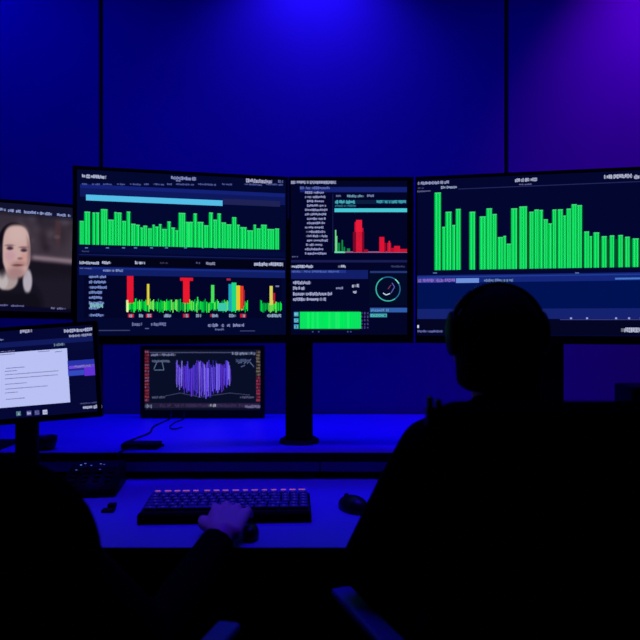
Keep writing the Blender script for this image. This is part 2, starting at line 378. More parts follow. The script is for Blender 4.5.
# --- RIGHT big monitor
yawR = -math.degrees(math.atan2(.141, .638)); wR = .86
aR = math.radians(yawR); cR = (.299 + math.cos(aR)*wR/2, 2.10 + math.sin(aR)*wR/2, 1.418)
PR = Plane(cR, yawR)
r = root('large_monitor', (cR[0], cR[1] + .08, SHT), 'widest monitor at right with tall green bars, behind the head with headphones', 'monitor')
shell(PR, wR, .52, .03, (.006, .012, .010, .024), r)
b = MB(); b.box(cR[0]-.048, cR[0]+.04, cR[1]+.075, cR[1]+.13, SHT+.012, 1.5, METAL, .005); b.build('stand_pole', r)
b = MB(); b.box(cR[0]-.15, cR[0]+.14, cR[1]+.02, cR[1]+.22, SHT, SHT+.012, METAL, .005); b.build('stand_base', r)
a = Art(PR, 0); a.uvrect(-wR/2+.003, -.238, wR/2-.008, .252, (3, 6, 46)); a.k = .0006
a.text(416, 182, 449, 185.2, (170, 175, 220)); a.text(441, 186.2, 457, 189, (165, 185, 220)); a.text(417, 187.6, 424, 189, (80, 85, 140)); a.text(417, 190.6, 431, 192.4, (110, 110, 165))
a.text(515, 178.6, 537, 182.2, (195, 200, 235)); a.text(519, 184, 532, 185.4, (110, 115, 170)); a.text(604, 175, 632, 179.2, (205, 210, 240)); a.text(634, 175, 650, 179.2, (205, 210, 240))
v = PR.uv(458, 189)[1]; a.uvrect(PR.uv(458, 189)[0], v-.0015, wR/2-.012, v+.001, (36, 40, 92))
def band(y0, y1, c, dk=0):
    v1 = PR.uv(416, y0)[1]; v0 = PR.uv(416, y1)[1]; a.uvrect(-wR/2+.006, v0, wR/2-.012, v1, c, dk)
band(275.5, 283, (20, 38, 122)); band(283, 311, (1, 18, 84)); band(309, 319, (20, 34, 112), .0001); band(319, 334, (3, 5, 34))
band(276.8, 277.8, (34, 62, 150), .0001)
a.rect(417, 278.6, 441, 282.6, (70, 70, 180), .0002); a.text(417, 279, 455, 282.4, (150, 120, 235), .0004); a.rect(456, 278.4, 479, 283, (110, 145, 220), .0003); a.text(484, 279, 513, 282, (120, 150, 210), .0004); a.rect(615, 277.8, 660, 279.6, (70, 120, 200), .0003)
for x in (433, 575): a.rect(x, 272.4, x+4, 273.6, (80, 110, 160), .0002)
for x in (545, 570, 586, 615, 628, 640): a.rect(x, 317.4, x+2, 319.2, (150, 160, 220), .0003)
a.rect(560, 319.2, 660, 320, (60, 60, 130), .0003); a.rect(416, 325, 419, 328, WHT, .0003); a.text(416, 330, 443, 332.5, (110, 115, 190), .0003); a.text(621, 327.5, 655, 332.4, (210, 215, 245), .0003)
scr = a.done('screen', r)
C1 = [(132,165,148),(172,188,330),(190,222,250),(225,242,320),(245,270,235),(318,348,250),(372,405,275),(408,437,232),(439,462,262),(468,496,385),(498,512,378),(515,538,420),(540,572,232),(583,624,222)]
C2 = [(50,73,250),(77,100,238),(103,122,240),(125,148,290),(151,170,312),(173,194,238),(201,228,237),(230,245,270),(248,272,233),(275,302,210),(304,330,215),(342,368,355),(370,384,380),(392,422,360),(435,462,380),(478,502,376),(524,548,374),(560,585,383),(600,632,392),(645,670,396),(690,715,388),(735,760,400)]
bars = [(410+p/5.333, 410+q/5.333, 165+t/5.333) for p, q, t in C1] + [(520+p/5.333, 520+q/5.333, 165+t/5.333) for p, q, t in C2]
a = Art(PR, 4); a.bars(bars, (480, 269.5), (0, 92, 46), G1, G2, GT)
v0 = PR.uv(480, 269.5)[1]
for p, q, y in ((434.8, 458, 235), (480, 527, 245), (528, 582, 226), (584, 640, 240)):
    u0, v1 = PR.uv(p, y); u1 = PR.uv(q, y)[0]; a.uvrect(u0, v0, u1, v1, (0, 74, 44), -.0002)  # halo between the bars, painted as dark green backdrops
a.done('bar_graph', scr, 'tall bright green bars')

# --- SMALL wall-side display C
def corner_plane(px0, px1, py0, py1, Y): 
    return ((px0+px1)/2-320)/F*Y, Y, CH-((py0+py1)/2-320)/F*Y, (px1-px0)/F*Y, (py1-py0)/F*Y
cx, cy, cz, w, h = corner_plane(140.5, 264.5, 343, 415, 2.72)
PC = Plane((cx, cy, cz), 0); cz = SHT + h/2 + .004; PC = Plane((cx, cy, cz), 0)
r = root('small_monitor', (cx, cy, SHT), 'small monitor low on the shelf near the wall with a violet waveform', 'monitor')
shell(PC, w, h, .025, (.017, .017, .016, .03), r, False)
b = MB(); b.box(cx-.10, cx+.10, cy+.03, cy+.10, SHT, SHT+.01, METAL, .003); b.box(cx-.02, cx+.02, cy+.026, cy+.045, SHT+.008, SHT+.16, METAL, .003); b.build('stand', r)
b = MB(); b.box(cx-w*.4, cx-w*.3, cy-.004, cy+.02, SHT, SHT+.006, METAL); b.build('foot', r)
b = MB(); b.box(cx+w*.3, cx+w*.4, cy-.004, cy+.02, SHT, SHT+.006, METAL); b.build('foot', r)
a = Art(PC, 0); a.uvrect(-w/2+.015, -h/2+.026, w/2-.015, h/2-.013, (7, 14, 38)); a.k = .0006
a.rect(144, 345.6, 262, 349, (30, 32, 70)); a.text(145, 346, 170, 348.6, (170, 175, 215), .0003); a.text(198, 346, 207, 348.6, (150, 160, 210), .0003); a.text(238, 346, 260, 348.8, (180, 185, 220), .0003); a.rect(150, 352, 255, 353, (70, 72, 110)); a.text(151, 353.5, 176, 356, (130, 135, 175), .0002); a.text(232, 352, 256, 355, (140, 150, 190), .0002)
a.rect(144.5, 350, 149, 402, (70, 18, 40))
for i in range(16): a.text(145, 351+i*3.2, 149, 353+i*3.2, random.choice(((170, 60, 80), (140, 40, 60), (150, 90, 130))), .0003)
a.rect(256, 350, 261, 402, (40, 28, 44))
for i in range(16): a.text(256.4, 351+i*3.2, 260.6, 353.2+i*3.2, ((130, 120, 100) if i < 8 else (180, 50, 90)), .0003)
a.line([(154, 369), (157, 362), (162, 361), (164, 370), (154, 370)], .003, (90, 110, 140)); a.text(152, 360, 170, 362.4, (100, 115, 150))
for i in range(5): a.line([(238+i*3, 364+random.uniform(-3, 3)), (242+i*3, 362+random.uniform(-3, 6))], .003, (90, 105, 150))
a.text(236, 359, 250, 362, (80, 95, 140)); a.text(152, 396, 165, 398.4, (90, 95, 130)); a.text(240, 396, 254, 398.4, (90, 90, 130))
a.line([(165, 396), (180, 393), (200, 397), (230, 393), (250, 395)], .002, (70, 70, 110)); a.rect(145, 403, 261, 408, (34, 28, 56)); a.text(145, 404, 152, 408, (140, 150, 190), .0003); a.text(209, 404, 216, 407, (170, 170, 200), .0003); a.text(160, 404, 255, 407, (64, 50, 96), .0002); a.text(245, 405, 261, 408, (130, 120, 170), .0003)
scr = a.done('screen', r)
a = Art(PC, 3); rr = random.Random(3)
x = 176.5
while x < 231:
    t = (x-176)/55; top = 363 + rr.uniform(-3, 6) ; bot = 384 + 13*math.sin(math.pi*min(1, t*1.05))**.6 + rr.uniform(-6, 2)
    a.line([(x, top), (x+rr.uniform(-.5, .8), bot)], rr.uniform(.0022, .004), rr.choice(((86, 62, 226), (110, 84, 240), (60, 40, 180), (126, 110, 236), (92, 50, 214)))); x += rr.uniform(.6, 1.2)
a.done('waveform_graph', scr, 'violet waveform')

# --- LOWER LEFT document monitor B
PB = Plane((-.84, 1.865, 1.10), 6, -3, -4.2)
wB, hB = .462, .27
r = root('document_monitor', (-.845, 1.86, .75), 'lower left monitor showing a white text document beside a violet thumbnail', 'monitor')
u, v = PB.uv(102.5, 416.5); off = V((u - wB/2, 0, v + hB/2)); PB.c += PB.rx*off.x + PB.rz*off.z; PB.M = Matrix.Translation(PB.c) @ PB.R.to_4x4()
shell(PB, wB, hB, .025, (.012, .012, .011, .016), r, False)
b = MB(); b.box(-.862, -.802, PB.c.y+.028, PB.c.y+.055, .76, 1.1, METAL, .005); b.build('stand_pole', r)
b = MB(); b.box(-.94, -.75, 1.77, 1.96, .75, .76, METAL, .004); b.build('stand_base', r)
a = Art(PB, 0); a.uvrect(-wB/2+.01, -hB/2+.014, wB/2-.01, hB/2-.009, (5, 8, 52)); a.k = .0006
def rb(x0, y0, x1, y1, c, dk=0):       # given by right edge pixels
    u0 = PB.uv(x0, y0)[0]; u1, v1 = PB.uv(x1, y0); _, v0 = PB.uv(x1, y1); a.uvrect(max(u0, -wB/2+.012), v0, u1, v1, c, dk)
rb(-60, 335.8, 94, 341, (16, 26, 92)); rb(-60, 341, 94, 349, (6, 10, 56))
rb(-60, 348.2, 67, 402.5, (184, 192, 244), .0001)
a.text(20, 329, 32, 333.5, (190, 190, 235), .0003); a.text(64, 329.5, 93, 333, (195, 200, 240), .0003); a.text(69, 335, 92, 337.5, (170, 175, 225), .0003); a.text(54, 343.5, 65, 346.5, (120, 150, 180), .0003)
a.text(-8, 339.5, 4, 341.4, (130, 150, 220), .0003)
tc = (146, 142, 208)
for y, x0, x1 in ((351.5, 55, 62), (351.4, 38, 50), (353, -20, 15), (356, -20, 15), (368, 6, 25), (371, 5, 17), (374.5, 5, 59), (378.5, 5, 58), (384, 5, 27), (388.8, 5, 48), (392.6, 5, 18), (399, 6, 25)):
    a.text(x0, y, x1, y+.8, (110, 170, 170) if x0 == 55 else tc, .0004, .2)
a.rect(67.5, 362, 96.5, 376.5, (40, 34, 150), .0001); a.rect(67.5, 361, 96, 366, (40, 50, 170), .0002); a.rect(69, 366, 96, 369, (110, 70, 220), .0003); a.rect(68, 371, 84, 376, (50, 74, 190), .0003); a.rect(84, 366, 96.5, 376, (96, 50, 214), .0003); a.text(74, 365.5, 92, 368, (150, 140, 240), .0005)
a.text(83, 405.8, 102, 409.5, (200, 205, 240), .0003); a.text(80, 403, 99, 404.4, (80, 85, 140), .0003)
for i, x in enumerate((18.5, 29, 37, 45)): a.rect(x-2.3, 411.5-i*.5, x+2.3, 416-i*.5, ((70, 120, 130), (90, 84, 160), (80, 80, 150), (190, 190, 230))[i], .0003); a.text(x-1.8, 412.5-i*.5, x+1.8, 415-i*.5, WHT if i != 2 else (120, 120, 180), .0005)
a.done('screen', r)

# --- VIDEO CALL monitor A
PA = Plane((-1.02, 2.02, 1.42), 21, 0, 1.2)
wA, hA = .60, .362
u, v = PA.uv(77.0, 205.0); PA.c += PA.rx*(u - wA/2) + PA.rz*(v - hA/2); PA.M = Matrix.Translation(PA.c) @ PA.R.to_4x4()
r = root('video_call_monitor', (PA.c.x, 2.16, SHT), 'upper left monitor showing a video call face, cut by the left edge', 'monitor')
shell(PA, wA, hA, .025, (.010, .012, .010, .022), r, False)
b = MB(); b.box(PA.c.x-.04, PA.c.x+.02, PA.c.y+.05, PA.c.y+.09, SHT+.01, 1.45, METAL, .005); b.build('stand_pole', r)
b = MB(); b.box(PA.c.x-.07, PA.c.x+.07, 2.04, 2.2, SHT, SHT+.01, METAL, .004); b.build('stand_base', r)
def sm(e0, e1, x): t = max(0, min(1, (x-e0)/(e1-e0))); return t*t*(3-2*t)
def mix(p, q, t): return tuple(i*(1-t)+j*t for i, j in zip(p, q))
def ellv(x, y, cx, cy, rx, ry, soft=.12): return 1 - sm(1-soft, 1+soft, math.hypot((x-cx)/rx, (y-cy)/ry))
rv = random.Random(8); blot = [(rv.uniform(20, 72), rv.uniform(216, 262), rv.uniform(3, 9), rv.uniform(2, 12), rv.uniform(-12, 16)) for _ in range(26)]
def face(x, y):
    hz = 257 + (x-30)*.10
    c = mix((52, 44, 56), (66, 56, 68), sm(215, 250, y))
    if x > 0:
        k = 0
        for bx, by, sx, sy, q in blot: k += q*math.exp(-((x-bx)/sx)**2-((y-by)/sy)**2)
        c = tuple(max(0, i+k) for i in c)
    c = mix(c, (80, 50, 56), .6*ellv(x, y, 58, 232, 3, 14, .5)); c = mix(c, (92, 78, 84), .6*ellv(x, y, 57, 237, 3, 2, .5))
    c = mix(c, (128, 110, 122), math.exp(-((y-hz)/2.6)**2)*sm(28, 36, x))
    c = mix(c, (22, 18, 30), sm(hz+2, hz+6, y))
    c = mix(c, (34, 30, 44), .5*sm(270, 285, y))
    # jacket, collar, neck
    c = mix(c, (20, 18, 30), ellv(x, y, 14, 306, 30, 30, .1))
    c = mix(c, (176, 168, 180), ellv(x, y, 27.5, 281, 4.6, 12, .25))
    c = mix(c, (168, 150, 150), ellv(x, y, 7, 279, 11, 11, .15))
    c = mix(c, (186, 176, 178), ellv(x, y, 3, 281, 5, 8, .3))
    # hair and head
    c = mix(c, (14, 11, 22), (1-sm(240, 256, y))*ellv(x, y, 14.5, 241, 16, 18.6, .07)); c = mix(c, (14, 11, 22), .8*ellv(x, y, 2, 262, 5, 14, .4))
    fx = (x-16.4)/(14.0 - max(0, y-262)*.16); fy = (y-251.5)/26.5
    c = mix(c, (200, 166, 162), 1 - sm(.9, 1.06, (abs(fx)**3+abs(fy)**3)**(1/3)))
    c = mix(c, (206, 176, 172), .8*ellv(x, y, 17, 234, 9, 8, .7)) 
    c = mix(c, (160, 108, 104), .6*ellv(x, y, 19, 264, 8, 3.2, .7)); c = mix(c, (128, 86, 90), .5*ellv(x, y, 15.5, 273, 9, 6, .6))
    c = mix(c, (206, 140, 128), .6*ellv(x, y, 24, 257, 3, 4, .6)); c = mix(c, (190, 140, 158), .6*ellv(x, y, 10, 256, 5, 5, .6))
    c = mix(c, (92, 52, 56), .8*ellv(x, y, 17.5, 265.2, 5.2, 1.1, .6))
    c = mix(c, (120, 82, 88), .7*ellv(x, y, 20, 258.5, 2.6, 1.4, .6))
    for ex, ey in ((9.6, 248), (23.6, 250)):
        c = mix(c, (112, 74, 84), .7*ellv(x, y, ex, ey-2.6, 4.4, 1.2, .6)); c = mix(c, (50, 30, 46), .9*ellv(x, y, ex+.4, ey+.3, 3.2, 1.7, .5))
    c = mix(c, (120, 86, 92), .7*sm(25, 30, x)*ellv(x, y, 16, 252, 14, 26.5, .07))
    c = mix(c, (16, 14, 24), sm(291, 296, y + 0*x)*ellv(x, y, 14, 306, 26, 22, .1))
    ty = 209.2 + x*.1; c = mix(c, (12, 14, 52), 1-sm(ty+1, ty+2.5, y)); c = mix(c, (22, 22, 44), .5*(1-sm(ty+3, ty+7, y)))
    c = mix(c, (8, 8, 38), sm(304 + x*.06, 305.5 + x*.06, y))
    return c
me = bpy.data.meshes.new('screen'); vs = []; cs = []; fs = []; NU, NV = 150, 110
U0, U1, V0, V1 = -wA/2+.008, wA/2-.01, -hA/2+.02, hA/2-.008
U0v = PA.uv(-26, 250)[0]
for j in range(NV+1):
    for i in range(NU+1):
        uu = U0 if i == 0 else U0v + (U1-U0v)*(i-1)/(NU-1); vv = V0 + (V1-V0)*j/NV
        x, y = PA.pix(uu, vv); vs.append(PA.pt(uu, vv, .0002)); c = face(x, y); cs += [lin(c[0]), lin(c[1]), lin(c[2]), 1]
for j in range(NV):
    for i in range(NU): k = j*(NU+1)+i; fs.append((k, k+1, k+NU+2, k+NU+1))
me.from_pydata(vs, [], fs); at = me.color_attributes.new('Col', 'FLOAT_COLOR', 'POINT'); at.data.foreach_set('color', cs); me.materials.append(glow_attr())
scr = link('screen', me, r)
a = Art(PA, 2)
for x0, x1 in ((-20, 6), (8, 14), (16, 21), (24, 36), (37, 52), (57, 66), (68, 71)): a.text(x0, 208.2 + x0*.09, x1, 211.2 + x0*.09, (160, 175, 235))
a.done('toolbar', scr); a = Art(PA, 2)
for x0, x1 in ((0, 8), (11, 24)): a.text(x0, 304 + x0*.06, x1, 306 + x0*.06, (110, 110, 170))
a.done('taskbar', scr); a = Art(PA, 2)
for x0, x1 in ((51, 55), (57, 66)): a.text(x0, 304 + x0*.06, x1, 306 + x0*.06, (130, 130, 185))
a.done('clock', scr)

# ------------------------------------------------------------------ desk objects
# keyboard
KX, KY = -.228, 1.655; yk = math.radians(2.5)
MK = Matrix.Translation((KX, KY, .75)) @ Matrix.Rotation(yk, 4, 'Z')
r = root('keyboard', (KX, KY, .75), 'wide black backlit keyboard on the desk under the typing hand', 'keyboard')
tilt = Matrix.Translation((0, -.05, .018)) @ Matrix.Rotation(math.radians(4.5), 4, 'X') @ Matrix.Translation((0, .05, 0))
b = MB(); b.box(-.205, .205, -.05, .083, -.012, .002, PLAST, .003, MK @ tilt)
for x in (-.18, .18): b.box(x-.012, x+.012, .055, .068, 0, .022, PLAST, .002, MK)
b.build('base', r)
b = MB(); b.box(-.205, .205, -.078, -.053, 0, .023, RUB, .004, MK); b.build('palm_rest', r)
kc = {}
LEG = glow(50, 34, 150)
def key(x, y, wk, lit):
    k = (round(wk, 3), lit)
    if k not in kc:
        t = MB(); t.box(-wk/2, wk/2, -.0082, .0082, 0, .008, KEYC, .0015)
        t.quad([(-.003, -.002, .0083), (.002, -.002, .0083), (.002, .003, .0083), (-.003, .003, .0083)], LEG)
        kc[k] = t.mesh('key')
    o = bpy.data.objects.new('key', kc[k]); COL.objects.link(o); o.parent = r
    p = MK @ tilt @ V((x, y, .002)); o.location = p - V((KX, KY, .75))
    o.rotation_euler = (math.radians(4.5), 0, yk)
lit = MB(); ORG = glow(168, 84, 140)
rows = [[1]*16, [1]*13+[1.5]+[1]*3, [1.5]+[1]*12+[1.2]+[1]*3, [1.8]+[1]*11+[1.9]+[1]*3, [2.2]+[1]*10+[2.1]+[1]*2, [1.3, 1.3, 1.3, 6, 1.3, 1.3, 1.3, 1, 1, 1]]
for ri, row in enumerate(rows):
    y = .0725 - ri*.0205; tot = sum(row); u = .398/tot; x = -.199
    for wk in row:
        key(x + wk*u/2, y, wk*u - .003, ri == 0)
        if ri == 0 and random.random() < .96:
            ww = u*random.uniform(.22, .36); xc = x + wk*u/2 + random.uniform(-.002, .002)
            lit.box(xc-ww, xc+ww, .0815, .083, .0100, .0119, ORG, 0, MK @ tilt)
        x += wk*u
o = lit.build('backlight', r); o['label'] = 'pinkish orange dashes of light along the top row'

def mouse(x, y, yaw, label, s=1.0):
    r = root('computer_mouse', (x, y, .75), label, 'mouse')
    t = MB(); t2 = bmesh.new(); bmesh.ops.create_uvsphere(t2, u_segments=24, v_segments=16, radius=1)
    for v in t2.verts:
        z = max(v.co.z, -.25); v.co = V((v.co.x*.031*(1-.12*v.co.y), v.co.y*.055, (z+.25)*.030*(1-.15*v.co.y)))
    M = Matrix.Translation((x, y, .75)) @ Matrix.Rotation(yaw, 4, 'Z') @ Matrix.Scale(s, 4)
    t.add(t2, GLOSS, M, smooth=True); t.build('body', r)
    t = MB(); t.cyl((0, .03, .028), .007, .007, PLAST, 'X', 16); 
    bmesh.ops.transform(t.bm, matrix=M, verts=t.bm.verts); t.build('scroll_wheel', r)
    return r
mouse(.083, 1.695, .5, 'black computer mouse right of the keyboard, beside the upper arm')
# small black trackpuck beside the typing hand
r = root('thumb_mouse', (-.152, 1.47, .75), 'tiny round black mouse touching the little finger side of the typing hand', 'mouse')
b = MB(); b.loft([(-.152, 1.47, .75, .017, .03), (-.152, 1.47, .764, .018, .031), (-.152, 1.47, .775, .015, .026), (-.152, 1.47, .781, .007, .012)], GLOSS, power=2); b.build('body', r)
b = MB(); b.cyl((-.152, 1.485, .779), .004, .004, PLAST, 'X', 12); b.build('scroll_wheel', r)

# black control box, left
r = root('control_box', (-.64, 1.90, .75), 'black control box with small lit buttons at the desk left of the keyboard', 'control box')
MC = Matrix.Translation((-.64, 1.895, .75)) @ Matrix.Rotation(.12, 4, 'Z')
def wedge(b, x0, x1, y0, y1, z0, za, zb, m, M):
    p = [M @ V(q) for q in ((x0, y0, z0), (x1, y0, z0), (x1, y1, z0), (x0, y1, z0), (x0, y0, za), (x1, y0, za), (x1, y1, zb), (x0, y1, zb))]
    t = bmesh.new(); vv = [t.verts.new(q) for q in p]
    for f in ((3, 2, 1, 0), (4, 5, 6, 7), (0, 1, 5, 4), (1, 2, 6, 5), (2, 3, 7, 6), (3, 0, 4, 7)): t.faces.new([vv[i] for i in f])
    bmesh.ops.bevel(t, geom=t.edges[:], offset=.004, segments=2, affect='EDGES'); b.add(t, m, smooth=True)
b = MB(); wedge(b, -.075, .075, -.09, .09, 0, .03, .065, PLAST, MC); b.build('housing', r)
sl = Matrix.Translation((0, -.09, .03)) @ Matrix.Rotation(math.atan2(.035, .18), 4, 'X')
b = MB(); b.box(-.06, .06, .125, .165, 0, .002, GLOSS, .0005, MC @ sl); b.build('display', r)
for i in range(4):
    for j in range(3):
        t = MB(); t.box(-.008+(-.048+i*.032), .008+(-.048+i*.032), .028+j*.028, .044+j*.028, 0, .005, PLAST, .001, MC @ sl); t.build('button', r)
b = MB()
for x, y, c in ((-.045, .135, (96, 130, 225)), (-.035, .145, (80, 110, 220)), (-.015, .13, (70, 80, 200)), (.01, .14, (90, 100, 210)), (.02, .135, (60, 60, 190)), (-.05, .10, (70, 90, 200)), (.015, .1, (50, 60, 180))):
    b = MB(); b.box(x-.002, x+.003, y, y+.003, .0055, .0065, glow(*c), 0, MC @ sl); b.build('indicator_light', r)
# fluted dark bowl, shelf left
r0 = MB(); cxm, cym = -.850, 2.075
secs = [(.022, 0), (.028, .004), (.034, .025), (.036, .040), (.033, .040), (.031, .026), (.02, .008), (.0, .008)]
t = bmesh.new(); R = []
for rr_, z in secs: R.append([t.verts.new((cxm + rr_*math.cos(2*math.pi*j/28), cym + rr_*math.sin(2*math.pi*j/28), SHT+z)) for j in range(28)] if rr_ else None)
for A, B in zip(R, R[1:]):
    if B is None: t.faces.new(A)
    else:
        for j in range(28): t.faces.new([A[j], A[(j+1) % 28], B[(j+1) % 28], B[j]])
t.faces.new(R[0][::-1]); r0.add(t, GLOSS, smooth=True)
tag(r0.build('bowl', None, (cxm, cym, SHT)), 'small glossy dark bowl on the shelf right of the document monitor stand', 'bowl')
# power adapter + cable
r = root('power_adapter', (-.555, 2.10, SHT), 'flat black power adapter on the shelf front below the violet waveform monitor', 'adapter')
b = MB(); b.box(-.615, -.50, 2.065, 2.125, SHT, SHT+.018, PLAST, .004); b.build('case', r)
b = MB(); b.tube([(-.500, 2.095, SHT+.009), (-.488, 2.095, SHT+.008)], [.006, .004], CABLE); b.build('strain_relief', r)
def curve(pts, n=8):
    pts = [V(p) for p in pts]; out = []
    for i in range(len(pts)-1):
        p0, p1, p2, p3 = pts[max(i-1, 0)], pts[i], pts[i+1], pts[min(i+2, len(pts)-1)]
        for k in range(n):
            t = k/n; out.append(.5*((2*p1)+(p2-p0)*t+(2*p0-5*p1+4*p2-p3)*t*t+(3*p1-p0-3*p2+p3)*t**3))
    return out + [pts[-1]]
def cable(name, pts, rad, label):
    b = MB(); b.tube(curve(pts), rad, CABLE, 8); return tag(b.build(name, None, pts[0]), label, 'cable')
Z = SHT + .0035
cable('power_cable', [(-.60, 2.72, SHT+.03), (-.605, 2.68, Z), (-.62, 2.5, Z), (-.60, 2.35, Z), (-.625, 2.2, Z), (-.60, 2.135, Z), (-.585, 2.129, SHT+.008)], .003, 'thin black cable running over the shelf from the small monitor to the adapter')
cable('signal_cable', [(-.55, 2.72, SHT+.03), (-.55, 2.69, Z), (-.562, 2.6, Z), (-.56, 2.5, Z), (-.535, 2.44, Z), (-.51, 2.48, Z)], .0022, 'short thin cable curling on the shelf right under the small monitor')
cable('drop_cable', [(-.56, 2.062, SHT+.006), (-.60, 2.025, SHT+.004), (-.603, 2.008, SHT-.004), (-.603, 2.006, .79), (-.60, 2.0, .757), (-.585, 1.97, .7535)], .0025, 'thin cable hanging over the shelf edge behind the control box')
# small clip on desk
r0 = MB(); r0.box(-.545, -.515, 1.665, 1.69, .75, .757, PLAST, .002); r0.box(-.54, -.522, 1.70, 1.722, .75, .762, PLAST, .002); r0.box(-.533, -.528, 1.688, 1.703, .75, .754, PLAST)
tag(r0.build('usb_stick', None, (-.53, 1.69, .75)), 'tiny dark memory stick on the desk between control box and keyboard', 'memory stick')
# speaker at right edge
r = root('desk_speaker', (.955, 2.02, SHT), 'black desk speaker on the shelf at the right edge of the photo', 'speaker')
r.location = (1.05, 2.13, SHT); WL[r.name] = V((1.05, 2.13, SHT))
b = MB(); b.box(.965, 1.13, 2.07, 2.2, SHT, 1.025, PLAST, .008); b.build('cabinet', r)
b = MB(); b.cyl((1.045, 2.068, .905), .045, .006, GLOSS, 'Y'); b.build('woofer', r)
b = MB(); b.cyl((1.045, 2.068, .995), .02, .006, GLOSS, 'Y'); b.build('tweeter', r)
b = MB(); b.cyl((.995, 2.068, .972), .006, .006, glow(40, 70, 180), 'Y'); b.build('indicator_light', r)

# ------------------------------------------------------------------ people
def hand(b, wr, fw, side, up, spread=.0235, curl=.9, m=SKIN, tipdrop=.02):
    """wr wrist, fw forward, side = direction from little finger to thumb, up = back of the hand"""
    fw, side, up = V(fw).normalized(), V(side).normalized(), V(up).normalized()
    kn = []
    for i in range(4):      # index..little
        o = (1.5 - i)*spread
        k = wr + fw*(.085 - abs(i-1)*.004) + side*o + up*(.018 - .003*abs(i-1.2)); kn.append(k)
        b.cap(wr + side*o*.6 + fw*.005, .017, k, .0125, m)
    for i, ln in enumerate((.070, .077, .072, .056)):
        o = (1.5 - i)*.10
        p0 = kn[i]; d1 = (fw + side*o + up*.05).normalized(); p1 = p0 + d1*ln*.46
        d2 = (fw + side*o - up*.75*curl).normalized(); p2 = p1 + d2*ln*.30
        d3 = (fw + side*o - up*1.3*curl).normalized(); p3 = p2 + d3*ln*.24
        b.chain([p0, p1, p2, p3], [.0112, .0095, .0085, .0072], m)
    t0 = wr + side*.026 + fw*.018 - up*.002; t1 = t0 + (fw*.75 + side*.75 + up*.05).normalized()*.036; t2 = t1 + (fw*.95 + side*.25 - up*.05).normalized()*.03; t3 = t2 + (fw*.95 - up*.3).normalized()*.022
    b.chain([t0, t1, t2, t3], [.017, .013, .011, .0085], m)
def head(b, c, m=SKIN):
    t = bmesh.new(); bmesh.ops.create_uvsphere(t, u_segments=40, v_segments=30, radius=1)
    for v in t.verts:
        x, y, z = v.co; f = max(0, y); dn = max(0, -z)
        X = x*.074*(1 - .30*dn*dn*(.4+.6*f)); Y = y*.094*(1-.10*dn); Zz = z*.112
        if y > .2 and z < -.2: Y += .006*f
        v.co = V((X, Y, Zz)) + c
    b.add(t, m, smooth=True)
    b.cap(c + V((0, .092, .012)), .008, c + V((0, .108, -.022)), .012, m)                   # nose
    for s in (-1, 1):
        b.ell(c + V((s*.011, .098, -.026)), (.007, .008, .006), m, 12); b.ell(c + V((s*.076, -.002, -.005)), (.008, .018, .03), m, 14)
        b.cap(c + V((s*.012, .084, .03)), .007, c + V((s*.045, .073, .032)), .006, m)           # brow
    b.ell(c + V((0, .088, -.052)), (.022, .01, .007), m, 14); b.ell(c + V((0, .078, -.092)), (.024, .022, .018), m, 16)
